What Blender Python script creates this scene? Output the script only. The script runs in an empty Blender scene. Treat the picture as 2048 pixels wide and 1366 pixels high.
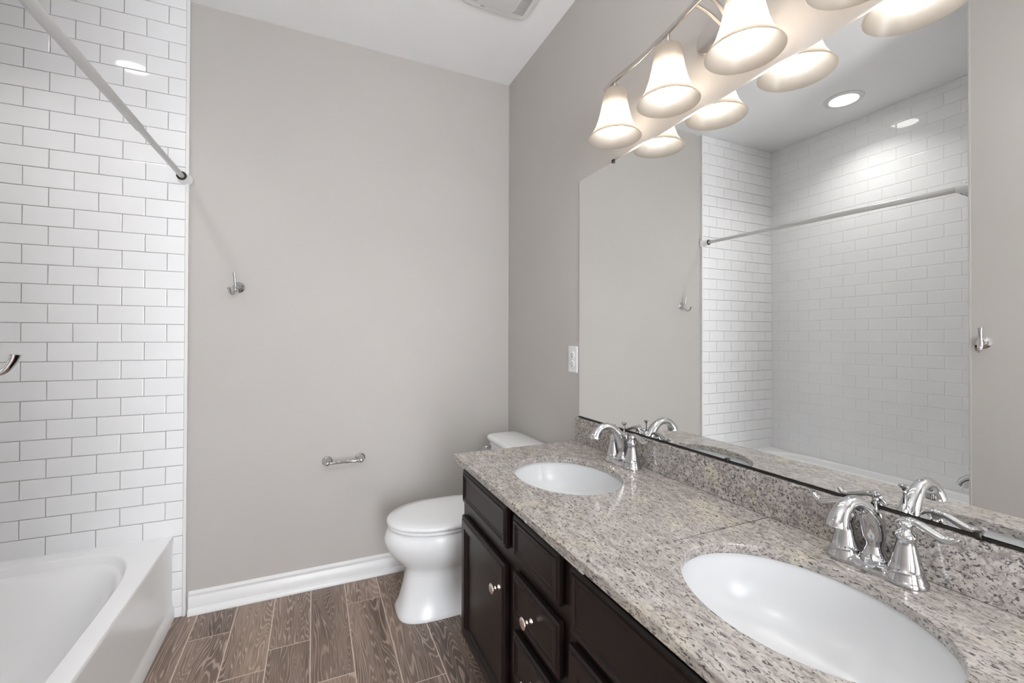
import bpy, bmesh, math, random
from mathutils import Vector, Matrix
random.seed(7)
C = bpy.context.scene.collection
PI = math.pi

# ------------------------------------------------------------------ camera
D, H = 2.3865, 2.743                      # far wall distance, ceiling height
F_PX, TH, PH, RO, CAMX, CAMZ = 876.4, .4247, .0065, .003, -1.0555, 1.2393
cam_d = bpy.data.cameras.new('camera'); cam = bpy.data.objects.new('camera', cam_d); C.objects.link(cam)
Fv = Vector((math.sin(TH)*math.cos(PH), math.cos(TH)*math.cos(PH), math.sin(PH)))
Rv = Vector((math.cos(TH), -math.sin(TH), 0)); Uv = Rv.cross(Fv)
R2 = Rv*math.cos(RO) + Uv*math.sin(RO); U2 = Uv*math.cos(RO) - Rv*math.sin(RO)
M = Matrix((R2, U2, -Fv)).transposed().to_4x4(); M.translation = Vector((CAMX, 0, CAMZ))
cam.matrix_world = M
cam_d.sensor_width = 36; cam_d.lens = F_PX/2048*36; cam_d.shift_y = -14.4/2048; cam_d.clip_start = .02
bpy.context.scene.camera = cam

# ------------------------------------------------------------------ light and exposure
sc = bpy.context.scene
sc.view_settings.view_transform = 'Standard'; sc.view_settings.look = 'None'
sc.view_settings.gamma = 1; sc.view_settings.use_curve_mapping = False
sc.view_settings.exposure = 0.48
world = bpy.data.worlds.new('world'); sc.world = world; world.use_nodes = True
world.node_tree.nodes['Background'].inputs[0].default_value = (.93, .96, 1, 1)
world.node_tree.nodes['Background'].inputs[1].default_value = 9.2    # added fill light, let in through the unseen doorway opening
BULB, CAN, FILL_GLOBE = 50.0, 9.0, 13.0         # radiance of vanity bulbs, recessed tub light, added fill globe

# ------------------------------------------------------------------ material helpers
def new_mat(name):
    m = bpy.data.materials.new(name); m.use_nodes = True
    return m, m.node_tree.nodes, m.node_tree.links, m.node_tree.nodes['Principled BSDF']
def simple(name, col, rough=.5, metal=0, coat=0, spec=.5, noise=0, nscale=20, bump=0, bscale=200):
    m, N, L, b = new_mat(name)
    b.inputs['Base Color'].default_value = (*col, 1); b.inputs['Roughness'].default_value = rough
    b.inputs['Metallic'].default_value = metal; b.inputs['Coat Weight'].default_value = coat
    b.inputs['Coat Roughness'].default_value = .05; b.inputs['Specular IOR Level'].default_value = spec
    tc = N.new('ShaderNodeTexCoord')
    if noise:
        n = N.new('ShaderNodeTexNoise'); n.inputs['Scale'].default_value = nscale; L.new(tc.outputs['Object'], n.inputs['Vector'])
        r = N.new('ShaderNodeValToRGB'); L.new(n.outputs['Fac'], r.inputs['Fac'])
        r.color_ramp.elements[0].position = .3; r.color_ramp.elements[1].position = .7
        r.color_ramp.elements[0].color = (*[c*(1-noise) for c in col], 1); r.color_ramp.elements[1].color = (*[min(1, c*(1+noise)) for c in col], 1)
        L.new(r.outputs['Color'], b.inputs['Base Color'])
    if bump:
        n = N.new('ShaderNodeTexNoise'); n.inputs['Scale'].default_value = bscale; L.new(tc.outputs['Object'], n.inputs['Vector'])
        bp = N.new('ShaderNodeBump'); bp.inputs['Strength'].default_value = bump; bp.inputs['Distance'].default_value = .001
        L.new(n.outputs['Fac'], bp.inputs['Height']); L.new(bp.outputs['Normal'], b.inputs['Normal'])
    return m
def emit(name, col, s):
    m, N, L, b = new_mat(name); e = N.new('ShaderNodeEmission'); e.inputs[0].default_value = (*col, 1); e.inputs[1].default_value = s
    L.new(e.outputs[0], N['Material Output'].inputs[0]); N.remove(b); return m

PAINT = simple('warm_grey_paint', (.515, .491, .468), .55, noise=.012, nscale=3, bump=.08, bscale=350, spec=.3)
CEIL = simple('ceiling_paint', (.92, .92, .93), .75, noise=.01, nscale=4, bump=.05, bscale=300, spec=.2)
TRIM = simple('white_trim_paint', (.80, .80, .80), .3, noise=.01, nscale=8)
TILE = simple('white_glazed_tile', (.87, .87, .88), .045, noise=.012, nscale=7)
GROUT = simple('light_grout', (.84, .84, .84), .85, noise=.04, nscale=60, bump=.2, bscale=500)
EDGE = simple('satin_edge_strip', (.80, .80, .79), .3, 0, noise=.01)
PORC = simple('white_porcelain', (.87, .88, .89), .16, noise=.006, nscale=5, spec=.4)
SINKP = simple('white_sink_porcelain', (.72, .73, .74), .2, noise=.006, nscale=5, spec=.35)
ACRYL = simple('white_tub_enamel', (.92, .92, .925), .2, noise=.006, nscale=5)
PLAST = simple('white_plastic', (.80, .80, .80), .3, noise=.01)
CHROME = simple('polished_chrome', (.58, .58, .59), .035, 1, noise=.01)
NICKEL = simple('brushed_nickel', (.62, .58, .54), .24, 1, noise=.03, nscale=90)
KNOBM = simple('satin_nickel_knob', (.80, .70, .63), .25, 1, noise=.02, nscale=60)
RODW = simple('white_rod_enamel', (.62, .62, .62), .3, noise=.01)
DARK = simple('dark_gap', (.01, .01, .01), .8, noise=.1)
SLOT = simple('grey_grille', (.30, .30, .30), .6, noise=.03)
MIRR = simple('mirror_silver', (.91, .92, .91), .0, 1)
BLACKM = simple('dark_channel_metal', (.05, .045, .04), .35, .8, noise=.05)
BULBM = emit('frosted_bulb_glow', (1, .985, .96), BULB)
CANM = emit('recessed_lens_glow', (1, .98, .95), CAN)
FILL_GLOBEM = emit('fill_globe_glow', (.97, .985, 1), FILL_GLOBE)  # glow of the added globe that fills the room

def shade_mat():
    m, N, L, b = new_mat('frosted_shade_glass')
    N.remove(b)
    tc = N.new('ShaderNodeTexCoord'); n = N.new('ShaderNodeTexNoise'); n.inputs['Scale'].default_value = 14
    L.new(tc.outputs['Object'], n.inputs['Vector'])
    r = N.new('ShaderNodeValToRGB'); L.new(n.outputs['Fac'], r.inputs['Fac'])
    r.color_ramp.elements[0].color = (.45, .415, .375, 1); r.color_ramp.elements[1].color = (.49, .455, .415, 1)
    d = N.new('ShaderNodeBsdfDiffuse'); t = N.new('ShaderNodeBsdfTranslucent'); g = N.new('ShaderNodeBsdfGlossy')
    L.new(r.outputs[0], d.inputs[0]); L.new(r.outputs[0], t.inputs[0]); g.inputs['Roughness'].default_value = .3
    a = N.new('ShaderNodeMixShader'); a.inputs[0].default_value = .89; L.new(d.outputs[0], a.inputs[1]); L.new(t.outputs[0], a.inputs[2])
    c = N.new('ShaderNodeMixShader'); c.inputs[0].default_value = .04; L.new(a.outputs[0], c.inputs[1]); L.new(g.outputs[0], c.inputs[2])
    L.new(c.outputs[0], N['Material Output'].inputs[0]); return m
SHADE = shade_mat()

def granite(nm='speckled_granite', sc3=(1.35, .55, 1.35), dk=0):
    m, N, L, b = new_mat(nm)
    tc = N.new('ShaderNodeTexCoord'); mp = N.new('ShaderNodeMapping'); mp.inputs['Rotation'].default_value = (0, 0, math.radians(-24))
    mp.inputs['Scale'].default_value = sc3; L.new(tc.outputs['Object'], mp.inputs['Vector'])
    def noise(scale, det=4, rough=.6, dist=0, vec=mp.outputs[0]):
        n = N.new('ShaderNodeTexNoise'); n.inputs['Scale'].default_value = scale; n.inputs['Detail'].default_value = det
        n.inputs['Roughness'].default_value = rough; n.inputs['Distortion'].default_value = dist; L.new(vec, n.inputs['Vector']); return n.outputs['Fac']
    def ramp(f, stops):
        r = N.new('ShaderNodeValToRGB'); L.new(f, r.inputs['Fac']); e = r.color_ramp.elements
        e[0].position, e[0].color = stops[0][0], (*stops[0][1], 1); e[1].position, e[1].color = stops[-1][0], (*stops[-1][1], 1)
        for p, c in stops[1:-1]:
            k = e.new(p); k.color = (*c, 1)
        return r.outputs['Color']
    def mix(f, a, c):
        x = N.new('ShaderNodeMix'); x.data_type = 'RGBA'; L.new(f, x.inputs['Factor']); L.new(a, x.inputs['A']); L.new(c, x.inputs['B']); return x.outputs['Result']
    base = ramp(noise(48, 5, .65), [(.30, (.24, .215, .20)), (.44, (.385, .347, .323)), (.56, (.47, .431, .403)), (.72, (.585, .55, .517))])
    yel = ramp(noise(9, 3, .5, vec=tc.outputs['Object']), [(.56, (0, 0, 0)), (.72, (.55, .55, .55))])
    tan = N.new('ShaderNodeRGB'); tan.outputs[0].default_value = (.60, .55, .42, 1)
    c1 = mix(yel, base, tan.outputs[0])
    grey = N.new('ShaderNodeRGB'); grey.outputs[0].default_value = (.20, .19, .185, 1)
    gm = ramp(noise(135, 3, .6, .4), [(.55-dk, (0, 0, 0)), (.62-dk, (.75, .75, .75))])
    c2 = mix(gm, c1, grey.outputs[0])
    blk = N.new('ShaderNodeRGB'); blk.outputs[0].default_value = (.045, .042, .045, 1)
    bm = ramp(noise(185, 2, .5, .8), [(.59-dk*.6, (0, 0, 0)), (.635-dk*.6, (.9, .9, .9))])
    c3 = mix(bm, c2, blk.outputs[0])
    # larger dark mineral clusters
    cl = ramp(noise(52, 4, .7, .6), [(.59-dk, (0, 0, 0)), (.67-dk, (.85, .85, .85))])
    c4 = mix(cl, c3, grey.outputs[0])
    L.new(c4, b.inputs['Base Color']); b.inputs['Roughness'].default_value = .12
    return m
GRAN = granite()
GRANB = granite('coarse_shaded_granite', (1, .85, 1), .035)  # same stone as the slab, coarser; extra dark flecks paint in backsplash shade

def wood_tile():
    m, N, L, b = new_mat('wood_look_plank_tile')
    tc = N.new('ShaderNodeTexCoord'); at = N.new('ShaderNodeAttribute'); at.attribute_name = 'plank'
    sc_ = N.new('ShaderNodeVectorMath'); sc_.operation = 'MULTIPLY'; L.new(at.outputs['Color'], sc_.inputs[0]); sc_.inputs[1].default_value = (7, 9, 11)
    ad = N.new('ShaderNodeVectorMath'); L.new(tc.outputs['Object'], ad.inputs[0]); L.new(sc_.outputs[0], ad.inputs[1])
    mp = N.new('ShaderNodeMapping'); mp.inputs['Scale'].default_value = (1, .11, 1); L.new(ad.outputs[0], mp.inputs['Vector'])
    n1 = N.new('ShaderNodeTexNoise'); n1.inputs['Scale'].default_value = 12.5; n1.inputs['Detail'].default_value = 1.6; n1.inputs['Roughness'].default_value = .55
    n1.inputs['Distortion'].default_value = .5; L.new(mp.outputs[0], n1.inputs['Vector'])
    mu = N.new('ShaderNodeMath'); mu.operation = 'MULTIPLY'; mu.inputs[1].default_value = 210; L.new(n1.outputs['Fac'], mu.inputs[0])
    si = N.new('ShaderNodeMath'); si.operation = 'SINE'; L.new(mu.outputs[0], si.inputs[0])
    mr = N.new('ShaderNodeMapRange'); mr.inputs['From Min'].default_value = .35; mr.inputs['From Max'].default_value = 1; L.new(si.outputs[0], mr.inputs['Value'])
    mp2 = N.new('ShaderNodeMapping'); mp2.inputs['Scale'].default_value = (1, .05, 1); L.new(ad.outputs[0], mp2.inputs['Vector'])
    n2 = N.new('ShaderNodeTexNoise'); n2.inputs['Scale'].default_value = 230; n2.inputs['Detail'].default_value = 3; L.new(mp2.outputs[0], n2.inputs['Vector'])
    n3 = N.new('ShaderNodeTexNoise'); n3.inputs['Scale'].default_value = 9; n3.inputs['Detail'].default_value = 2; L.new(mp.outputs[0], n3.inputs['Vector'])
    r = N.new('ShaderNodeValToRGB'); L.new(n3.outputs['Fac'], r.inputs['Fac'])
    r.color_ramp.elements[0].position = .3; r.color_ramp.elements[0].color = (.150, .104, .080, 1)
    r.color_ramp.elements[1].position = .7; r.color_ramp.elements[1].color = (.335, .243, .190, 1)
    x = N.new('ShaderNodeMix'); x.data_type = 'RGBA'; L.new(r.outputs[0], x.inputs['A']); x.inputs['B'].default_value = (.56, .44, .365, 1)
    f = N.new('ShaderNodeMath'); f.operation = 'MULTIPLY'; L.new(mr.outputs[0], f.inputs[0]); f.inputs[1].default_value = .7; L.new(f.outputs[0], x.inputs['Factor'])
    y = N.new('ShaderNodeMix'); y.data_type = 'RGBA'; y.blend_type = 'MULTIPLY'; y.inputs['Factor'].default_value = .55
    r2 = N.new('ShaderNodeValToRGB'); L.new(n2.outputs['Fac'], r2.inputs['Fac']); r2.color_ramp.elements[0].position = .35; r2.color_ramp.elements[0].color = (.55, .55, .55, 1)
    r2.color_ramp.elements[1].position = .6; r2.color_ramp.elements[1].color = (1.1, 1.1, 1.1, 1)
    L.new(x.outputs['Result'], y.inputs['A']); L.new(r2.outputs[0], y.inputs['B'])
    # per-plank tone
    sp = N.new('ShaderNodeSeparateColor'); L.new(at.outputs['Color'], sp.inputs[0])
    mr2 = N.new('ShaderNodeMapRange'); mr2.inputs['To Min'].default_value = .82; mr2.inputs['To Max'].default_value = 1.22; L.new(sp.outputs[2], mr2.inputs['Value'])
    z = N.new('ShaderNodeVectorMath'); z.operation = 'SCALE'; L.new(y.outputs['Result'], z.inputs[0]); L.new(mr2.outputs[0], z.inputs['Scale'])
    L.new(z.outputs[0], b.inputs['Base Color']); b.inputs['Roughness'].default_value = .42
    bp = N.new('ShaderNodeBump'); bp.inputs['Strength'].default_value = .25; bp.inputs['Distance'].default_value = .001
    L.new(n2.outputs['Fac'], bp.inputs['Height']); L.new(bp.outputs['Normal'], b.inputs['Normal'])
    return m
WOODT = wood_tile()
FGROUT = simple('tan_floor_grout', (.64, .52, .45), .85, noise=.05, nscale=80)
def cab():
    m, N, L, b = new_mat('espresso_stained_wood')
    tc = N.new('ShaderNodeTexCoord'); mp = N.new('ShaderNodeMapping'); mp.inputs['Scale'].default_value = (1, 1, .08); L.new(tc.outputs['Object'], mp.inputs[0])
    n = N.new('ShaderNodeTexNoise'); n.inputs['Scale'].default_value = 60; n.inputs['Detail'].default_value = 4; L.new(mp.outputs[0], n.inputs['Vector'])
    r = N.new('ShaderNodeValToRGB'); L.new(n.outputs['Fac'], r.inputs['Fac'])
    r.color_ramp.elements[0].color = (.0095, .0054, .0053, 1); r.color_ramp.elements[1].color = (.0155, .0092, .0088, 1)
    L.new(r.outputs[0], b.inputs['Base Color']); b.inputs['Roughness'].default_value = .30; b.inputs['Specular IOR Level'].default_value = .28
    return m
CAB = cab()

# ------------------------------------------------------------------ mesh helpers
def obj(name, bm, mat, parent=None, smooth=False, angle=None, bevel=0, seg=2, loc=None, wn=False):
    bmesh.ops.recalc_face_normals(bm, faces=bm.faces)
    me = bpy.data.meshes.new(name); bm.to_mesh(me); bm.free(); me.materials.append(mat)
    o = bpy.data.objects.new(name, me); C.objects.link(o)
    if parent: o.parent = parent
    if loc: o.location = loc
    if smooth:
        for p in me.polygons: p.use_smooth = True
        me.set_sharp_from_angle(angle=math.radians(angle or 35))
    if bevel:
        b = o.modifiers.new('bevel', 'BEVEL'); b.width = bevel; b.segments = seg; b.limit_method = 'ANGLE'; b.angle_limit = math.radians(35)
        b.harden_normals = False
    if wn: w = o.modifiers.new('weighted_normals', 'WEIGHTED_NORMAL'); w.keep_sharp = True; w.weight = 80
    return o
def tag(o, label, cat, group=None):
    o['label'] = label; o['category'] = cat
    if group: o['group'] = group
    return o
def thing(name, label, cat, loc=(0, 0, 0), rotz=0, group=None):
    o = bpy.data.objects.new(name, None); C.objects.link(o); o.location = loc; o.rotation_euler = (0, 0, rotz)
    o.empty_display_size = .05
    return tag(o, label, cat, group)
def struct(o): o['kind'] = 'structure'; return o
def box(bm, x0, x1, y0, y1, z0, z1):
    v = [bm.verts.new((x, y, z)) for x in (x0, x1) for y in (y0, y1) for z in (z0, z1)]
    for f in ((0, 1, 3, 2), (4, 6, 7, 5), (0, 4, 5, 1), (2, 3, 7, 6), (0, 2, 6, 4), (1, 5, 7, 3)): bm.faces.new([v[i] for i in f])
def boxm(*a):
    bm = bmesh.new(); box(bm, *a); return bm
def rings(bm, rs, cap0=True, cap1=True, closed=True):
    vs = [[bm.verts.new(p) for p in r] for r in rs]; n = len(rs[0])
    for a, b in zip(vs, vs[1:]):
        for i in range(n if closed else n-1):
            j = (i+1) % n; bm.faces.new((a[i], a[j], b[j], b[i]))
    if cap0: bm.faces.new(vs[0][::-1])
    if cap1: bm.faces.new(vs[-1])
    return vs
def lathe(bm, prof, c=(0, 0, 0), axis='z', n=32, cap0=True, cap1=True):
    """prof: list of (radius, height along the axis)"""
    def P(r, h, t):
        a, b = r*math.cos(t), r*math.sin(t)
        q = {'z': (a, b, h), 'y': (a, h, b), 'x': (h, a, b)}[axis]
        return (c[0]+q[0], c[1]+q[1], c[2]+q[2])
    return rings(bm, [[P(max(r, 1e-4), h, 2*PI*i/n) for i in range(n)] for r, h in prof], cap0, cap1)
def smooth_path(pts, k=6):
    out = []; P = [Vector(p) for p in pts]
    for i in range(len(P)-1):
        p0 = P[max(i-1, 0)]; p1 = P[i]; p2 = P[i+1]; p3 = P[min(i+2, len(P)-1)]
        for j in range(k):
            t = j/k; out.append(.5*((2*p1)+(p2-p0)*t+(2*p0-5*p1+4*p2-p3)*t*t+(3*p1-p0-3*p2+p3)*t**3))
    out.append(P[-1]); return out
def tube(bm, pts, rad, n=16, k=6, flat=1.0, up=Vector((0, 0, 1))):
    """sweep with radii given per control point; flat scales the section across 'up'"""
    if isinstance(rad, (int, float)): rad = [rad]*len(pts)
    q = smooth_path([(*p,) for p in pts], k) if k > 1 else [Vector(p) for p in pts]
    rr = [v.x for v in smooth_path([(r, 0, 0) for r in rad], k)] if k > 1 else rad
    rs = []; prev = None
    for i, p in enumerate(q):
        t = (q[min(i+1, len(q)-1)]-q[max(i-1, 0)]).normalized()
        if prev is None:
            a = t.cross(up)
            if a.length < .05: a = t.cross(Vector((1, 0, 0)))
        else: a = prev-t*prev.dot(t)
        a.normalize(); b = t.cross(a).normalized(); prev = a
        rs.append([p+(a*math.cos(u)*flat+b*math.sin(u))*rr[i] for u in [2*PI*s/n for s in range(n)]])
    rings(bm, rs)
def egg(z, xf, xb, hw, nf=2.0, nb=3.0, cy=0, mid=.45, n=48):
    """ring in a horizontal plane: xf is the nose end (-x), xb the wall end"""
    xc = xf+(xb-xf)*mid; out = []
    for i in range(n):
        t = 2*PI*i/n; c, s = math.cos(t), math.sin(t)
        if c < 0: e, a = nf, xc-xf
        else: e, a = nb, xb-xc
        out.append((xc+a*math.copysign(abs(c)**(2/e), c), cy+hw*math.copysign(abs(s)**(2/e), s), z))
    return out
def sup(z, cx, cy, rx, ry, e=2.0, n=64):
    return [(cx+rx*math.copysign(abs(math.cos(t))**(2/e), math.cos(t)), cy+ry*math.copysign(abs(math.sin(t))**(2/e), math.sin(t)), z) for t in [2*PI*i/n for i in range(n)]]

# ------------------------------------------------------------------ room shell
XT, XW, YW, XB, XAP = -1.5658, -1.515, .905, -2.349, -1.612      # tile edge, wing wall face, wing corner, back wall, tub apron
YN = -1.6                                                       # wall behind the camera
struct(obj('ceiling', boxm(XB-.1, .1, YN-.1, D+.1, H, H+.1), CEIL))
struct(obj('wall_far', boxm(XB-.1, .1, D, D+.1, 0, H), PAINT))
struct(obj('wall_right', boxm(.0, .1, YN-.1, D, 0, H), PAINT))
struct(obj('wall_left', boxm(XB-.1, XW, YN, YW-.008, 0, H), PAINT))
struct(obj('wall_alcove', boxm(XB-.1, XB, YW-.008, D, 0, H), PAINT))
bm = bmesh.new()                                                # wall behind the camera; unseen doorway added to let fill light in
box(bm, XW, -1.35, YN-.1, YN, 0, H); box(bm, -.45, 0, YN-.1, YN, 0, H); box(bm, -1.35, -.45, YN-.1, YN, 2.05, H)
struct(obj('wall_near', bm, PAINT))

# floor: grout bed with wood-look planks, one mesh
bm = bmesh.new(); box(bm, XB-.1, .1, YN-.1, D+.1, -.05, -.0006)
fl = struct(obj('floor', bm, FGROUT))
bm = bmesh.new(); lay = bm.loops.layers.float_color.new('plank')
PITCH, LEN = .1525, .914
butts = {-1: 1.47, 0: 2.169, 1: 1.870, 2: 1.978, 3: 1.721, 4: 2.169, 5: 1.578}
k0 = math.floor((XB+1.519)/PITCH)
for k in range(k0, 10):
    xa = -1.519+PITCH*k; xb_ = xa+PITCH
    y = butts.get(k, 2.0+.17*((k*7) % 4)) + LEN*6
    while y > YN-.8:
        y0, y1 = y-LEN+.0016, y-.0016; col = (random.random(), random.random(), random.random(), 1)
        y0c, y1c = max(y0, YN-.1), min(y1, D); x0c, x1c = max(xa+.0017, XB), min(xb_-.0017, 0)
        if y1c > y0c and x1c > x0c:
            e = .001
            a = [bm.verts.new(p) for p in ((x0c, y0c, -.0015), (x1c, y0c, -.0015), (x1c, y1c, -.0015), (x0c, y1c, -.0015))]
            b = [bm.verts.new(p) for p in ((x0c+e, y0c+e, 0), (x1c-e, y0c+e, 0), (x1c-e, y1c-e, 0), (x0c+e, y1c-e, 0))]
            fs = [bm.faces.new(b)]+[bm.faces.new((a[i], a[(i+1) % 4], b[(i+1) % 4], b[i])) for i in range(4)]
            for f in fs:
                for l in f.loops: l[lay] = col
        y -= LEN
obj('planks', bm, WOODT, fl)

# tiled walls of the tub alcove
TP, Z0T = .0778, .0455
def tiles(name, parent, O, U, Nn, u0, u1, even, odd, z0=0, z1=H):
    """O: origin on the wall, U: horizontal direction, Nn: normal; even/odd: joint phase along U per row"""
    O, U, Nn = Vector(O), Vector(U), Vector(Nn); W = .155; g = .0009; t = .008; bv = .0028
    bm = bmesh.new(); k = -1
    while Z0T+TP*k < z1:
        za, zb = max(Z0T+TP*k, z0)+g, min(Z0T+TP*(k+1), z1)-g
        ph = even if k % 2 == 0 else odd
        j = math.floor((u0-ph)/W)
        while ph+W*j < u1:
            ua, ub = max(ph+W*j, u0)+g, min(ph+W*(j+1), u1)-g
            if ub-ua > .006 and zb-za > .006:
                du, dz = random.gauss(0, .003), random.gauss(0, .003); cu, cz = (ua+ub)/2, (za+zb)/2
                def P(u, z, h): return O+U*u+Vector((0, 0, z))+Nn*(h+(0 if h < t*.7 else (u-cu)*du+(z-cz)*dz))
                loops = [(0, 0), (0, t-.0018), (bv*.3, t-.0005), (bv, t)]
                vs = [[bm.verts.new(P(u, z, h)) for u, z in ((ua+i, za+i), (ub-i, za+i), (ub-i, zb-i), (ua+i, zb-i))] for i, h in loops]
                for a, b in zip(vs, vs[1:]):
                    for i in range(4): bm.faces.new((a[i], a[(i+1) % 4], b[(i+1) % 4], b[i]))
                bm.faces.new(vs[-1])
            j += 1
        k += 1
    obj('tiles', bm, TILE, parent)
def surround(name, bxx, *a, **k):
    g = struct(obj(name, boxm(*bxx), GROUT)); tiles(name, g, *a, **k); return g
surround('wall_alcove_far', (XB+.0, XT-.001, D-.0074, D-.0001, 0, H), (0, D-.008, 0), (1, 0, 0), (0, -1, 0), XB, XT-.0125, XT, XT+.0775)
surround('wall_alcove_back', (XB+.0001, XB+.0074, YW, D-.008, 0, H), (XB+.001, 0, 0), (0, 1, 0), (1, 0, 0), YW, D-.008, 2.309, 2.2315)
surround('wall_alcove_near', (XB+.009, XW-.004, YW-.0079, YW-.0012, 0, H), (0, YW-.0075, 0), (1, 0, 0), (0, 1, 0), XB+.009, XW-.004, XW, XW+.0775)
struct(obj('trim_1', boxm(XT-.0125, XT-.0005, D-.0185, D, 0, H), EDGE, bevel=.0015))
struct(obj('trim_2', boxm(XW-.006, XW+.0008, YW-.008, YW+.0008, 0, H), PAINT, bevel=.0015))

# baseboards with a shoe moulding
def baseboard(name, p0, p1, nrm):
    prof = [(0, .0), (.030, 0), (.030, .008), (.026, .018), (.017, .0245), (.014, .026), (.0135, .072), (.0105, .0755), (.0105, .080), (.012, .083), (.012, .088), (.006, .094), (.003, .098), (0, .098)]
    bm = bmesh.new(); a, b, n_ = Vector(p0), Vector(p1), Vector(nrm)
    rings(bm, [[q+n_*h+Vector((0, 0, z)) for h, z in prof] for q in (a, b)])
    return struct(obj(name, bm, TRIM, smooth=True, angle=40))
baseboard('baseboard_far', (XT+.0075, D, 0), (0, D, 0), (0, -1, 0))
baseboard('baseboard_right', (0, 1.64, 0), (0, D-.031, 0), (-1, 0, 0))
baseboard('baseboard_left', (XW, YN, 0), (XW, YW-.012, 0), (1, 0, 0))

# ------------------------------------------------------------------ bathtub
tub = thing('bathtub', 'white alcove bathtub with a flat apron below the white tiled walls', 'bathtub', (XAP, (YW+D)/2, 0))
tx, ty, tz = -tub.location.x, -tub.location.y, 0
def off(rs, o=tub):
    l = o.location
    return [[(p[0]-l.x, p[1]-l.y, p[2]-l.z) for p in r] for r in rs]
TZ = .361; X0, X1, Y0, Y1 = XB+.010, XAP, YW+.004, D-.0095
cx, cy = (X0+X1)/2-.012, (Y0+Y1)/2
def rr(z, i, e, di=0):      # superelliptic ring inset i from the outer rectangle
    return sup(z, cx+(.012 if i < .02 else 0), cy, (X1-X0)/2-i, (Y1-Y0)/2-i-di, e, 96)
bm = bmesh.new()
def rect_ring(z, i, n=96):
    ref = sup(0, 0, 0, 1, 1, 2, n); out = []
    hx, hy = (X1-X0)/2-i, (Y1-Y0)/2-i
    for p in ref:
        # quarter mapping that lands on the corners
        s = max(abs(p[0]), abs(p[1])); out.append(((X0+X1)/2+hx*p[0]/s, cy+hy*p[1]/s, z))
    return out
rs = [rect_ring(TZ-.014, 0), rect_ring(TZ-.004, .0015), rect_ring(TZ, .006), rr(TZ, .046, 4.0, .026), rr(TZ-.003, .051, 4.0, .026), rr(TZ-.010, .054, 3.9, .026), rr(TZ-.032, .057, 3.8, .028),
      rr(TZ-.038, .062, 3.7, .032), rr(TZ-.044, .072, 3.6, .040), rr(TZ-.10, .085, 3.3, .06), rr(TZ-.2, .110, 3.0, .10), rr(TZ-.26, .135, 2.7, .12), rr(TZ-.285, .175, 2.6, .17), rr(TZ-.292, .26, 2.5, .35)]
rings(bm, off(rs), cap0=False)
obj('basin', bm, ACRYL, tub, smooth=True, angle=60, wn=True)
bm = bmesh.new()     # apron: flat panel, recessed field, kicked-out foot
yy0, yy1 = Y0, Y1
prof = [(X1-.03, TZ-.014), (X1, TZ-.014), (X1, TZ-.035), (X1-.004, TZ-.040), (X1-.004, .075), (X1-.002, .060), (X1+.004, .050), (X1+.006, 0), (X1-.03, 0)]
rings(bm, off([[(x, y, z) for x, z in prof] for y in (yy0, yy1)]))
obj('apron', bm, ACRYL, tub, smooth=True, angle=30)
bm = bmesh.new(); lathe(bm, [(.001, .006), (.026, .006), (.03, .003), (.031, 0)], (-1.96-tub.location.x, 1.25-tub.location.y, TZ-.292), 'z'); obj('drain', bm, CHROME, tub, smooth=True)

# tub spout and shower head on the near alcove wall (seen in the mirror)
sp = thing('tub_spout', 'chrome tub spout low on the tiled wall above the tub, seen in mirror', 'tub spout', (-1.97, YW, .535))
bm = bmesh.new(); tube(bm, [(0, 0, 0), (0, .08, .004), (0, .14, .0), (0, .175, -.020), (0, .187, -.045)], [.026, .026, .025, .024, .023], 24, 5); obj('spout_body', bm, CHROME, sp, smooth=True, angle=60)
bm = bmesh.new(); lathe(bm, [(.030, 0), (.036, .004), (.036, .010), (.028, .014)], (0, 0, 0), 'y'); obj('flange', bm, CHROME, sp, smooth=True)
bm = bmesh.new(); lathe(bm, [(.006, 0), (.005, .022), (.010, .028), (.012, .033), (.006, .038)], (0, .152, .016), 'z', 20); obj('diverter_knob', bm, CHROME, sp, smooth=True)
sh = thing('shower_sprayer', 'chrome shower head in the tub alcove, just below the curtain rod end in mirror', 'shower head', (-1.97, YW, 2.065))
bm = bmesh.new(); tube(bm, [(0, 0, 0), (0, .06, .006), (0, .12, -.012), (0, .160, -.045)], .0085, 14, 5); obj('shower_arm', bm, CHROME, sh, smooth=True, angle=60)
bm = bmesh.new(); lathe(bm, [(.018, 0), (.030, .003), (.026, .010)], (0, 0, 0), 'y'); obj('flange', bm, CHROME, sh, smooth=True)
bm = bmesh.new(); lathe(bm, [(.011, 0), (.016, -.012), (.020, -.022), (.045, -.046), (.048, -.052), (.046, -.056), (.038, -.057)], (0, 0, 0), 'z')
o = obj('spray_head', bm, CHROME, sh, smooth=True, loc=(0, .157, -.040)); o.rotation_euler = (math.radians(38), 0, 0)

# ------------------------------------------------------------------ shower rod
rod = thing('shower_rod', 'white tension shower curtain rod across the tub alcove', 'curtain rod', (-1.583, D-.0085, 1.938))
RL = D-.0085-YW-.001; slope = (1.906-1.938)/RL
def rz(y): return slope*(-y)
bm = bmesh.new(); tube(bm, [(0, -.045, rz(-.045)), (0, -.56, rz(-.56))], .0108, 20, 1); obj('thin_tube', bm, RODW, rod, smooth=True, angle=60)
bm = bmesh.new(); tube(bm, [(0, -.55, rz(-.55)), (0, -.56, rz(-.56)), (0, -RL+.05, rz(-RL+.05))], [.0108, .0135, .0135], 24, 1); obj('thick_tube', bm, RODW, rod, smooth=True, angle=60)
bm = bmesh.new(); tube(bm, [(0, 0, 0), (0, -.004, 0), (0, -.008, 0), (0, -.055, rz(-.055))], [.030, .030, .024, .0185], 24, 1); obj('end_cap', bm, PLAST, rod, smooth=True, angle=60)
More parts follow.
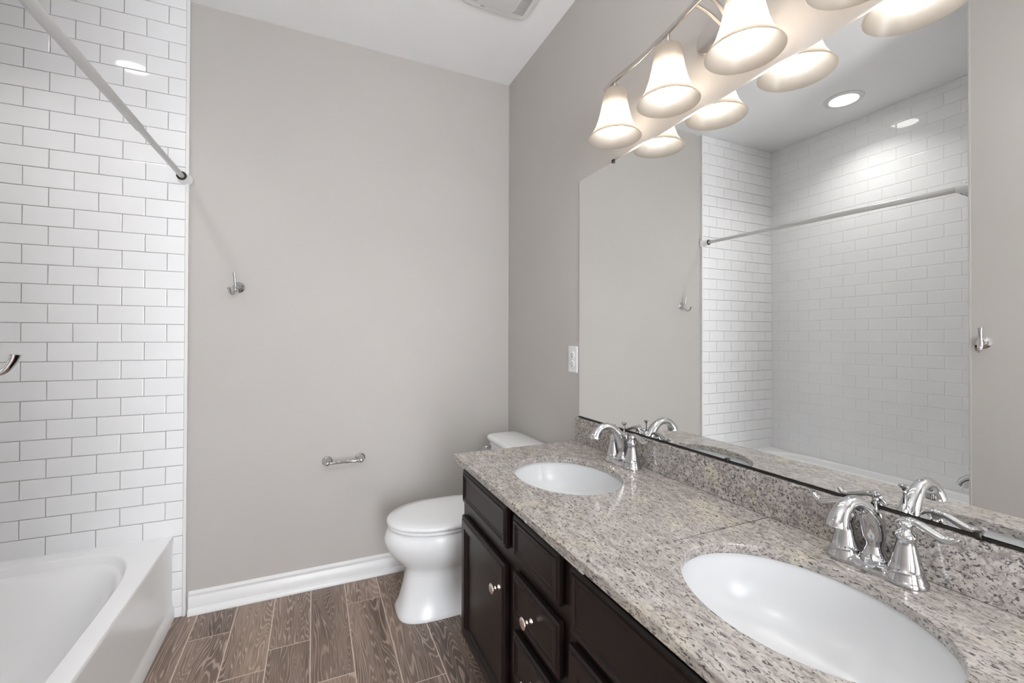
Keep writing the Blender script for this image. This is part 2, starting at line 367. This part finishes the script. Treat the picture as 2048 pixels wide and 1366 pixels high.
bm = bmesh.new(); tube(bm, [(0, -RL, rz(-RL)), (0, -RL+.004, rz(-RL)), (0, -RL+.012, rz(-RL)), (0, -RL+.06, rz(-RL+.06))], [.026, .026, .021, .0165], 24, 1); obj('end_cap', bm, PLAST, rod, smooth=True, angle=60)
bm = bmesh.new(); tube(bm, [(0, -.0545, rz(-.055)), (0, -.0565, rz(-.0565))], .0192, 24, 1); obj('dark_ring', bm, BLACKM, rod, smooth=True)
bm = bmesh.new(); lathe(bm, [(.0016, 0), (.002, .002), (.0005, .003)], (0, -.16, rz(-.16)+.0104), 'z', 10); obj('set_screw', bm, DARK, rod)

# ------------------------------------------------------------------ robe hooks
def robe_hook(loc, rotz, label, veer=0):
    def V(p): c, n = math.cos(veer), math.sin(veer); return [(x*c-y*n, x*n+y*c, z) for x, y, z in p]
    h = thing('robe_hook', label, 'hook', loc, rotz)
    bm = bmesh.new(); lathe(bm, [(.024, 0), (.0245, -.003), (.021, -.006), (.018, -.007), (.015, -.011), (.010, -.014), (.0075, -.020), (.007, -.030)], (0, 0, 0), 'y', 36); obj('wall_plate', bm, CHROME, h, smooth=True)
    bm = bmesh.new(); tube(bm, V([(-.001, -.036, .063), (0, -.034, .045), (0, -.031, .02), (0, -.029, 0), (0, -.031, -.016), (0, -.036, -.024)]), [.0055, .0042, .0040, .0052, .0048, .0044], 14, 6, flat=1.5); obj('upper_prong', bm, CHROME, h, smooth=True, angle=60)
    bm = bmesh.new(); tube(bm, V([(0, -.030, -.010), (0, -.035, -.026), (0, -.048, -.036), (0, -.062, -.032), (0, -.071, -.018), (0, -.074, -.008)]), [.0048, .0046, .0040, .0040, .0048, .0058], 14, 6, flat=1.5); obj('lower_prong', bm, CHROME, h, smooth=True, angle=60)
    return h
robe_hook((-1.375, D, 1.467), 0, 'chrome robe hook on the grey far wall beside the tile edge', math.radians(-24))
robe_hook((XW, .858, 1.221), PI/2, 'chrome robe hook on the left wall, curved tip at the left photo edge')

# ------------------------------------------------------------------ recessed light in the tub alcove, added fill globe above the camera
rl = thing('recessed_light', 'round white recessed ceiling light above the bathtub, lit, seen in the mirror', 'ceiling light', (-1.985, 1.645, H))
bm = bmesh.new(); lathe(bm, [(.073, -.004), (.078, -.010), (.104, -.006), (.106, 0)], (0, 0, 0), 'z', 48, False, False); obj('trim_ring', bm, TRIM, rl, smooth=True)
bm = bmesh.new(); lathe(bm, [(.001, -.0045), (.074, -.004)], (0, 0, 0), 'z', 48, True, False); obj('light_lens', bm, CANM, rl)
ld = bpy.data.lights.new('recessed_lamp', 'AREA'); ld.shape = 'DISK'; ld.size = .14; ld.energy = 2.6; ld.spread = math.radians(120); ld.color = (1, .985, .96)
lo_ = bpy.data.objects.new('recessed_lamp', ld); C.objects.link(lo_); lo_.parent = rl; lo_.location = (0, 0, -.0065)
dl = thing('added_fill_globe', 'added white fill globe above the camera, unseen light source', 'ceiling light', (-1.22, -.05, H))  # invented lamp, added out of view to brighten the room
bm = bmesh.new(); lathe(bm, [(.075, 0), (.075, -.012), (.060, -.022), (.012, -.026), (.012, -.36), (.05, -.365), (.055, -.38), (.03, -.382)], (0, 0, 0), 'z', 40); obj('fill_globe_mount', bm, NICKEL, dl, smooth=True, angle=40)
bm = bmesh.new(); lathe(bm, [(.15*math.sin(PI*t/24), -.52+.15*math.cos(PI*t/24)) for t in range(3, 25)], (0, 0, 0), 'z', 40); obj('fill_globe_ball', bm, FILL_GLOBEM, dl, smooth=True, angle=80)

# ------------------------------------------------------------------ exhaust vent
ev = thing('exhaust_fan', 'square white exhaust fan cover with slatted sides on the ceiling', 'vent', (-.315, 1.705, H))
bm = bmesh.new(); rings(bm, [sup(z, 0, 0, r, r, e, 64) for z, r, e in ((0, .168, 7), (-.006, .168, 7), (-.012, .160, 7), (-.013, .148, 9))]); obj('housing', bm, PLAST, ev, smooth=True, angle=40)
for s in (-1, 1):
    bm = bmesh.new()
    v = [bm.verts.new(p) for p in ((s*.135, -.122, -.0135), (s*.135, .122, -.0135), (s*.085, .122, -.018), (s*.085, -.122, -.018))]; bm.faces.new(v)
    v2 = [bm.verts.new(p) for p in ((s*.135, -.122, -.012), (s*.135, .122, -.012), (s*.085, .122, -.012), (s*.085, -.122, -.012))]
    bm.faces.new(v2); 
    for i in range(4): bm.faces.new((v[i], v[(i+1) % 4], v2[(i+1) % 4], v2[i]))
    obj('grille_backing', bm, DARK, ev)
    bm = bmesh.new()
    for i in range(36):
        y = -.121+i*.0068; m = [(s*.137, -.0135), (s*.083, -.0195), (s*.083, -.0175), (s*.137, -.0115)]
        rings(bm, [[(x, yy, z) for x, z in m] for yy in (y, y+.0034)])
    o = obj('grille_slats', bm, PLAST, ev)
bm = bmesh.new(); rings(bm, [sup(z, 0, 0, rx, ry, 9, 64) for z, rx, ry in ((-.012, .086, .124), (-.019, .086, .124), (-.022, .080, .118))]); obj('centre_panel', bm, PLAST, ev, smooth=True, angle=40)
obj('nameplate', boxm(-.066, -.049, .1395, .1425, -.0140, -.0128), SLOT, ev)

# ------------------------------------------------------------------ vanity cabinet
XF = -.552; VY0, VY1 = .125, 1.598; CT = .792; SLAB = .022
van = thing('vanity_cabinet', 'long dark espresso wood bathroom vanity cabinet under the granite countertop', 'cabinet', (-.53, (VY0+VY1)/2, 0))
ox, oy = van.location.x, van.location.y
def vb(*a):
    return boxm(a[0]-ox, a[1]-ox, a[2]-oy, a[3]-oy, a[4], a[5])
bm = bmesh.new()
box(bm, -.530-ox, -.510-ox, VY0-oy, VY1-oy, .10, CT-SLAB-.001)          # face frame
for ya, yb in ((VY1-.018, VY1), (VY0, VY0+.018)):
    box(bm, -.51-ox, -.003-ox, ya-oy, yb-oy, .10, CT-SLAB-.001); box(bm, -.455-ox, -.003-ox, ya-oy, yb-oy, 0, .10)
box(bm, -.51-ox, -.003-ox, VY0+.018-oy, VY1-.018-oy, .10, .118); box(bm, -.455-ox, -.44-ox, VY0+.018-oy, VY1-.018-oy, 0, .10)
box(bm, -.012-ox, -.003-ox, VY0+.018-oy, VY1-.018-oy, .118, .6)
obj('carcass', bm, CAB, van)
def front(name, y0, y1, z0, z1, fr, parent=van, deep=.006):
    lp = [(0, XF+.0195), (0, XF+.008), (.004, XF+.004), (.0095, XF+.0035), (.0115, XF), (fr-.009, XF), (fr-.0065, XF+.0035), (fr-.001, XF+.004), (fr+.003, XF+deep)]
    bm = bmesh.new()
    rings(bm, [[(x-ox, y-oy, z) for y, z in ((y0+i, z0+i), (y1-i, z0+i), (y1-i, z1-i), (y0+i, z1-i))] for i, x in lp])
    return obj(name, bm, CAB, parent, smooth=True, angle=20)
def knob(y, z, parent):
    bm = bmesh.new(); lathe(bm, [(.0075, 0), (.0078, -.003), (.0045, -.006), (.004, -.009), (.0058, -.012), (.0060, -.014), (.0040, -.017), (.0055, -.019), (.0135, -.0225), (.0152, -.0245), (.0150, -.027), (.0125, -.0285), (.004, -.0293)], (XF-ox+.0003, y-oy, z), 'x', 28)
    obj('knob', bm, KNOBM, parent, smooth=True, angle=60, )['label'] = 'round satin nickel knob'
front('false_front', 1.162, 1.562, .627, .748, .026)
d = front('door', 1.172, 1.572, .135, .576, .046, deep=.012); knob(1.198, .502, d)
for z0, z1, kn in ((.627, .745, False), (.462, .588, True), (.300, .425, True), (.135, .262, True)):
    d = front('drawer' if kn else 'false_front', .864, 1.113, z0, z1, .026)
    if kn: knob(.988, z0+.063, d)
front('false_front', .162, .814, .600, .746, .026)
d = front('door', .497, .822, .135, .573, .046, deep=.012); knob(.520, .502, d)
d = front('door', .154, .479, .135, .573, .046, deep=.012); knob(.456, .502, d)

# countertop with two oval cut-outs
CX0, CX1, CY0, CY1 = -.566, -.0, .105, 1.624
SX, SY, RX, RY = -.295, (1.245, .486), .165, .207
ct = thing('countertop', 'speckled beige and grey granite countertop with backsplash on the dark vanity', 'countertop', (-.283, .8645, CT-SLAB))
lo = ct.location
bm = bmesh.new()
def slab_region(y0, y1):
    for z in (CT, CT-SLAB):
        bm.faces.new([bm.verts.new((x-lo.x, y-lo.y, z-lo.z)) for x, y in ((CX0, y0), (CX1, y0), (CX1, y1), (CX0, y1))])
def hole(yc):
    ang = sorted([2*PI*i/96 for i in range(96)]+[math.atan2(b, a) % (2*PI) for a in (CX0-SX, CX1-SX) for b in (-.25, .25)])
    def rc(t):
        c, s = math.cos(t), math.sin(t); k = 1e9
        if abs(c) > 1e-9: k = min(k, ((CX1 if c > 0 else CX0)-SX)/c)
        if abs(s) > 1e-9: k = min(k, .25/abs(s))
        return (SX+c*k, yc+s*k)
    def el(t):
        c, s = math.cos(t), math.sin(t); k = 1/math.sqrt((c/RX)**2+(s/RY)**2); return (SX+c*k, yc+s*k)
    loops = [[bm.verts.new((q[0]-lo.x, q[1]-lo.y, z-lo.z)) for q in (f(t) for t in ang)] for f, z in ((rc, CT), (el, CT), (el, CT-SLAB), (rc, CT-SLAB))]
    for a, b in zip(loops, loops[1:]):
        for i in range(len(ang)): j = (i+1) % len(ang); bm.faces.new((a[i], a[j], b[j], b[i]))
slab_region(CY0, SY[1]-.25); slab_region(SY[1]+.25, SY[0]-.25); slab_region(SY[0]+.25, CY1)
for y in SY: hole(y)
bmesh.ops.remove_doubles(bm, verts=bm.verts, dist=1e-5)
bmesh.ops.holes_fill(bm, edges=[e for e in bm.edges if e.is_boundary], sides=0) if False else None
# outer side walls
bm.edges.ensure_lookup_table()
be = [e for e in bm.edges if e.is_boundary]
top = [e for e in be if all(v.co.z > SLAB-1e-4 for v in e.verts)]
for e in top:
    a, b = e.verts
    def low(v):
        return min((w for w in bm.verts if abs(w.co.x-v.co.x) < 1e-5 and abs(w.co.y-v.co.y) < 1e-5 and w.co.z < 1e-4), key=lambda w: 0)
    bm.faces.new((a, b, low(b), low(a)))
obj('slab', bm, GRAN, ct, bevel=.0025)
obj('backsplash', boxm(-.020-lo.x, -.0005-lo.x, CY0-lo.y, CY1-lo.y, CT-lo.z+.0003, .893-lo.z), GRANB, ct, bevel=.0015)

# sinks
for i, (y, lab) in enumerate(((SY[0], 'white oval undermount sink at the toilet end of the vanity'), (SY[1], 'white oval undermount sink nearest the camera'))):
    s = thing('sink', lab, 'sink', (SX, y, CT-SLAB-.001), group='oval undermount sinks')
    bm = bmesh.new()
    prof = [(1.09, 0, 2), (1.04, -.0002, 2), (1.035, -.010, 2), (1.01, -.045, 2.05), (.93, -.085, 2.1), (.78, -.118, 2.1), (.52, -.138, 2.0), (.25, -.146, 2), (.12, -.149, 2)]
    inner = [sup(z, 0, 0, RX*k, RY*k, e, 72) for k, z, e in prof]
    outer = [sup(z-.010, 0, 0, RX*k+.010, RY*k+.010, e, 72) for k, z, e in prof[::-1][:-1]]
    rings(bm, inner+outer+[sup(-.010, 0, 0, RX*1.09, RY*1.09, 2, 72)], False, False)
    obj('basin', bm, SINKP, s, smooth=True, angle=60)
    bm = bmesh.new(); lathe(bm, [(.001, -.144), (.012, -.144), (.016, -.1465), (.022, -.1465), (.026, -.149), (.024, -.155)], (0, 0, 0), 'z', 36); obj('drain', bm, CHROME, s, smooth=True)

# ------------------------------------------------------------------ faucets
def faucet(y, label):
    f = thing('faucet', label, 'faucet', (-.062, y, CT+.0006), group='chrome two-handle faucets')
    bm = bmesh.new()
    def st(z, r, L):   # waisted stadium outline
        out = []
        for i in range(72):
            t = 2*PI*i/72; s = math.sin(t); c = math.cos(t)
            yv = math.copysign(abs(s)**.72, s)*(L+r)
            w = r*(1-.16*math.sin(PI*min(1, abs(yv)/L))**2) if abs(yv) < L else r
            xv = c*w if abs(yv) <= L else math.copysign(math.sqrt(max(0, r*r-(abs(yv)-L)**2)), c)
            out.append((xv, yv, z))
        return out
    rings(bm, [st(0, .032, .050), st(.004, .0325, .050), st(.009, .0305, .050), st(.014, .0255, .049), st(.0185, .019, .048), st(.021, .012, .046)]); obj('base_plate', bm, CHROME, f, smooth=True, angle=60)
    for s in (-1, 1):
        bm = bmesh.new()
        lathe(bm, [(.0318, .001), (.0315, .005), (.0285, .014), (.0262, .022), (.0262, .0245), (.0248, .0255), (.0225, .036), (.0188, .052), (.0155, .066), (.0140, .074), (.0148, .078), (.0165, .082), (.0165, .087), (.0140, .091), (.0110, .0935), (.0088, .097), (.0090, .100), (.0105, .103), (.0100, .108), (.006, .111)], (0, s*.050, 0), 'z', 40)
        hd = obj('handle', bm, CHROME, f, smooth=True, angle=50)
        bm = bmesh.new(); q = s*.05
        tube(bm, [(.010, q-s*.020, .100), (.010, q-s*.012, .1075), (.008, q, .1105), (.008, q+s*.016, .1090), (.008, q+s*.034, .1020), (.009, q+s*.050, .0965), (.010, q+s*.062, .0985), (.011, q+s*.070, .106)], [.0022, .0042, .0062, .0066, .0068, .0070, .0062, .0036], 16, 6, flat=1.35)
        obj('lever', bm, CHROME, hd, smooth=True, angle=60)
    bm = bmesh.new()
    lathe(bm, [(.026, .001), (.0255, .010), (.0235, .021), (.0235, .0235), (.0218, .0245), (.017, .034), (.0138, .043), (.0132, .047)], (0, 0, 0), 'z', 40, True, True); obj('spout_foot', bm, CHROME, f, smooth=True, angle=50)
    bm = bmesh.new()
    tube(bm, [(0, 0, .044), (0, 0, .052), (-.001, 0, .064), (-.005, 0, .082), (-.018, 0, .104), (-.038, 0, .126), (-.062, 0, .138), (-.086, 0, .138), (-.106, 0, .127), (-.117, 0, .110), (-.119, 0, .103)],
         [.0130, .0150, .0185, .0195, .0175, .0145, .0125, .0125, .0140, .0175, .0190], 24, 5, up=Vector((0, 1, 0)))
    obj('spout', bm, CHROME, f, smooth=True, angle=60)
    bm = bmesh.new()
    tube(bm, [(.006, 0, .060), (.010, 0, .080), (.008, 0, .098), (.006, 0, .107)], [.010, .0135, .0110, .0075], 20, 4); obj('rod_collar', bm, CHROME, f, smooth=True, angle=60)
    bm = bmesh.new(); lathe(bm, [(.0032, .10), (.0026, .118), (.0026, .130), (.0045, .133), (.0034, .136), (.0060, .140), (.0095, .1445), (.0095, .147), (.005, .1485)], (.006, 0, 0), 'z', 20); obj('lift_rod', bm, CHROME, f, smooth=True, angle=50)
    bm = bmesh.new(); lathe(bm, [(.001, 0), (.012, 0), (.012, .004)], (-.119, 0, .1022), 'z', 20); obj('aerator', bm, SLOT, f)
    return f
faucet(1.247, 'chrome two-handle faucet behind the sink at the toilet end')
faucet(.487, 'chrome two-handle faucet behind the sink nearest the camera')

# ------------------------------------------------------------------ mirror
MY0, MY1, MZ0, MZ1 = .13, 1.614, .899, 1.919
mr = thing('mirror', 'large frameless rectangular mirror above the granite backsplash', 'mirror', (-.0005, (MY0+MY1)/2, MZ0))
bm = boxm(-.0052, -.0002, MY0-mr.location.y, MY1-mr.location.y, 0, MZ1-MZ0); obj('glass', bm, MIRR, mr, bevel=.0012, seg=1)
obj('bottom_channel', boxm(-.0085, -.0002, MY0-mr.location.y, MY1-mr.location.y, -.0055, -.0004), BLACKM, mr)
for y, z, s in ((1.377, MZ1-MZ0, 1), (.35, MZ1-MZ0, 1), (1.372, 0, -1), (.865, 0, -1), (.36, 0, -1)):
    bm = bmesh.new(); tube(bm, [(-.0008, y-mr.location.y, z+s*.007), (-.0075, y-mr.location.y, z+s*.004), (-.0085, y-mr.location.y, z-s*.006)], [.003, .004, .0035], 10, 3, flat=1.6); obj('mirror_clip', bm, BLACKM, mr, smooth=True, angle=60)

# ------------------------------------------------------------------ outlet
ot = thing('wall_outlet', 'white duplex electrical outlet on the grey wall left of the mirror', 'outlet', (0, 1.668, 1.141))
bm = bmesh.new(); rings(bm, [[(x, y, z) for y, z in ((-a, -b), (a, -b), (a, b), (-a, b))] for x, a, b in ((0, .036, .0585), (-.003, .036, .0585), (-.0055, .033, .0555))]); obj('cover_plate', bm, PLAST, ot)
for s in (-1, 1):
    bm = bmesh.new()
    lathe(bm, [(.0165, -.005), (.0165, -.0075), (.0155, -.008)], (0, 0, s*.0195), 'x', 28); fc = obj('receptacle_face', bm, PLAST, ot, smooth=True)
    bm = bmesh.new(); box(bm, -.0083, -.0079, -.0075, -.0055, s*.0195-.001, s*.0195+.008); box(bm, -.0083, -.0079, .0050, .0070, s*.0195-.001, s*.0195+.007)
    lathe(bm, [(.0028, -.0083), (.0028, -.0079)], (0, 0, s*.0195-.008), 'x', 14); obj('slots', bm, DARK, fc)

# ------------------------------------------------------------------ toilet paper holder
tp = thing('toilet_paper_holder', 'empty chrome toilet paper holder on the far wall', 'paper holder', (-.9125, D, .616))
for s in (-1, 1):
    bm = bmesh.new(); lathe(bm, [(.0245, 0), (.025, -.003), (.0225, -.006), (.019, -.008), (.0165, -.012), (.0125, -.022), (.0085, -.032), (.0068, -.042)], (s*.0785, 0, 0), 'y', 32); obj('wall_post', bm, CHROME, tp, smooth=True, angle=50)
    bm = bmesh.new(); lathe(bm, [(.002, -.0125), (.008, -.0105), (.0115, -.004), (.012, 0), (.0115, .004), (.008, .0105), (.002, .0125)], (s*.0785, -.050, -.001), 'x', 24); obj('end_ball', bm, CHROME, tp, smooth=True, angle=60)
bm = bmesh.new(); lathe(bm, [(.0062, -.072), (.0068, -.068), (.0068, 0), (.0078, .001), (.0078, .068), (.0068, .072)], (0, -.050, -.001), 'x', 24); obj('roller', bm, CHROME, tp, smooth=True, angle=50)

# ------------------------------------------------------------------ vanity light
SYC, SSP, SX_, ZB = 1.240, .2516, -.104, 2.136
vl = thing('vanity_light', 'brushed nickel four-light vanity fixture with frosted bell shades above the mirror', 'wall light', (0, SYC-1.5*SSP, 2.10))
VY = vl.location.y; VZ = 2.10
def vp(x, y, z): return (x, y-VY, z-VZ)
bm = bmesh.new()
def oval(x, a, b): return [(x, a*math.cos(t), b*math.sin(t)+.004) for t in [2*PI*i/56 for i in range(56)]]
rings(bm, [oval(-.0002, .100, .056), oval(-.018, .100, .056), oval(-.024, .095, .051), oval(-.026, .08, .04)]); obj('back_plate', bm, NICKEL, vl, smooth=True, angle=40)
bar = [(SX_-.006, SYC+.05, ZB-.010), (SX_-.006, SYC, ZB-.004), (SX_-.006, SYC-.13, ZB-.008), (SX_-.006, SYC-.25, ZB+.004), (SX_-.006, VY+.02, ZB+.018), (SX_-.006, VY, ZB+.0195)]
bar = bar+[(p[0], 2*VY-p[1], p[2]) for p in bar[:-1]][::-1]
bm = bmesh.new(); tube(bm, [vp(*p) for p in bar], .0088, 16, 1, flat=.75); obj('cross_bar', bm, NICKEL, vl, smooth=True, angle=60)
for s in (-1, 1):
    bm = bmesh.new(); tube(bm, [vp(-.02, VY+s*.010, ZB-.02), vp(-.06, VY+s*.016, ZB+.004), vp(SX_-.006, VY+s*.020, ZB+.017)], .0055, 14, 5); obj('arm', bm, NICKEL, vl, smooth=True, angle=60)
for k in range(4):
    y = SYC-SSP*k; zb = ZB+(.0 if k in (0, 3) else .006)
    bm = bmesh.new(); lathe(bm, [(.0055, zb-VZ-.002), (.0055, 2.108-VZ), (.012, 2.107-VZ), (.026, 2.104-VZ), (.028, 2.100-VZ), (.020, 2.092-VZ), (.0185, 2.055-VZ), (.016, 2.052-VZ)], vp(SX_, y, VZ), 'z', 28); obj('socket_post', bm, NICKEL, vl, smooth=True, angle=50)
    po = [(.013, 2.1045), (.026, 2.103), (.036, 2.096), (.0405, 2.085), (.0425, 2.065), (.047, 2.035), (.0545, 2.003), (.066, 1.970), (.080, 1.947), (.0905, 1.934)]
    pi_ = [(.0875, 1.934), (.077, 1.9495), (.063, 1.973), (.0515, 2.005), (.044, 2.036), (.0395, 2.065), (.0375, 2.084), (.033, 2.0935), (.024, 2.0985), (.013, 2.100)]
    bm = bmesh.new(); vs = lathe(bm, [(r, z-VZ) for r, z in po+[(.0890, 1.9325)]+pi_], vp(SX_, y, VZ), 'z', 56, False, False)
    obj('lamp_shade', bm, SHADE, vl, smooth=True, angle=60)
    bm = bmesh.new(); lathe(bm, [(.018, 2.022), (.0255, 2.006), (.0300, 1.990), (.0312, 1.977), (.0295, 1.962), (.0235, 1.952), (.014, 1.946), (.001, 1.9445)], vp(SX_, y, 0), 'z', 28, True, True)
    lb = obj('light_bulb', bm, BULBM, vl, smooth=True, angle=80)
    bm = bmesh.new(); lathe(bm, [(.012, 2.055), (.014, 2.04), (.0182, 2.0222)], vp(SX_, y, 0), 'z', 28); obj('bulb_base', bm, PLAST, lb, smooth=True, angle=60)

# ------------------------------------------------------------------ toilet
TY = 2.012
tl = thing('toilet', 'white two-piece toilet with closed lid between the vanity and far wall', 'toilet', (-.36, TY, 0))
tlx = tl.location.x
def E(z, xf, xb, hw, nf=2.0, nb=3.0, mid=.45): return [(p[0]-tlx, p[1], p[2]) for p in egg(z, xf, xb, hw, nf, nb, 0, mid)]
bm = bmesh.new()
rings(bm, [E(0, -.712, -.17, .128, 3.4, 5), E(.010, -.714, -.17, .129, 3.4, 5), E(.022, -.708, -.17, .122, 3.3, 5), E(.06, -.695, -.17, .110, 3.1, 5), E(.12, -.680, -.17, .102, 3.0, 5),
           E(.17, -.672, -.17, .099, 2.9, 5), E(.195, -.672, -.17, .102, 2.7, 4), E(.215, -.685, -.16, .118, 2.4, 4), E(.245, -.715, -.15, .148, 2.15, 4), E(.285, -.748, -.13, .172, 2.05, 4),
           E(.325, -.764, -.12, .182, 2.0, 4), E(.345, -.765, -.12, .183, 2.0, 4), E(.365, -.757, -.12, .181, 2.0, 4), E(.382, -.748, -.12, .178, 2.0, 4), E(.387, -.742, -.12, .172, 2.0, 4)])
obj('bowl', bm, PORC, tl, smooth=True, angle=60)
bm = bmesh.new(); rings(bm, [E(.389, -.746, -.24, .176), E(.392, -.751, -.24, .180), E(.400, -.751, -.24, .180), E(.4045, -.746, -.24, .176)]); obj('seat', bm, PORC, tl, smooth=True, angle=60)
bm = bmesh.new(); rings(bm, [E(.4065, -.748, -.235, .179), E(.410, -.755, -.232, .184), E(.418, -.755, -.232, .184), E(.424, -.748, -.235, .179), E(.429, -.70, -.25, .145), E(.431, -.62, -.29, .09)]); obj('lid', bm, PORC, tl, smooth=True, angle=60)
def S(z, x0, x1, hw, e=7): return [(p[0]-tlx, p[1], p[2]) for p in sup(z, (x0+x1)/2, 0, (x1-x0)/2, hw, e, 64)]
bm = bmesh.new(); rings(bm, [S(.375, -.175, -.022, .175), S(.40, -.185, -.020, .192), S(.55, -.192, -.018, .208), S(.684, -.197, -.016, .214)]); obj('tank', bm, PORC, tl, smooth=True, angle=50)
bm = bmesh.new(); rings(bm, [S(.685, -.202, -.012, .220), S(.692, -.208, -.010, .226), S(.706, -.208, -.010, .226), S(.714, -.203, -.014, .220, 6), S(.717, -.19, -.02, .205, 6)]); obj('tank_lid', bm, PORC, tl, smooth=True, angle=50)
bm = bmesh.new(); tube(bm, [(-.192-tlx, .165, .655), (-.215-tlx, .165, .655), (-.232-tlx, .163, .655), (-.238-tlx, .12, .652), (-.238-tlx, .09, .648)], [.013, .010, .010, .009, .006], 14, 4); obj('flush_lever', bm, CHROME, tl, smooth=True, angle=60)
for s in (-1, 1):
    bm = bmesh.new(); lathe(bm, [(.014, .012), (.0135, .022), (.008, .029), (.001, .030)], (-.38-tlx, s*.112, 0), 'z', 20); obj('bolt_cap', bm, PORC, tl, smooth=True, angle=60)
for s in (-1, 1):
    bm = bmesh.new(); lathe(bm, [(.016, .386), (.016, .405), (.012, .412), (.001, .413)], (-.222-tlx, s*.07, 0), 'z', 20); obj('seat_hinge', bm, PORC, tl, smooth=True, angle=60)
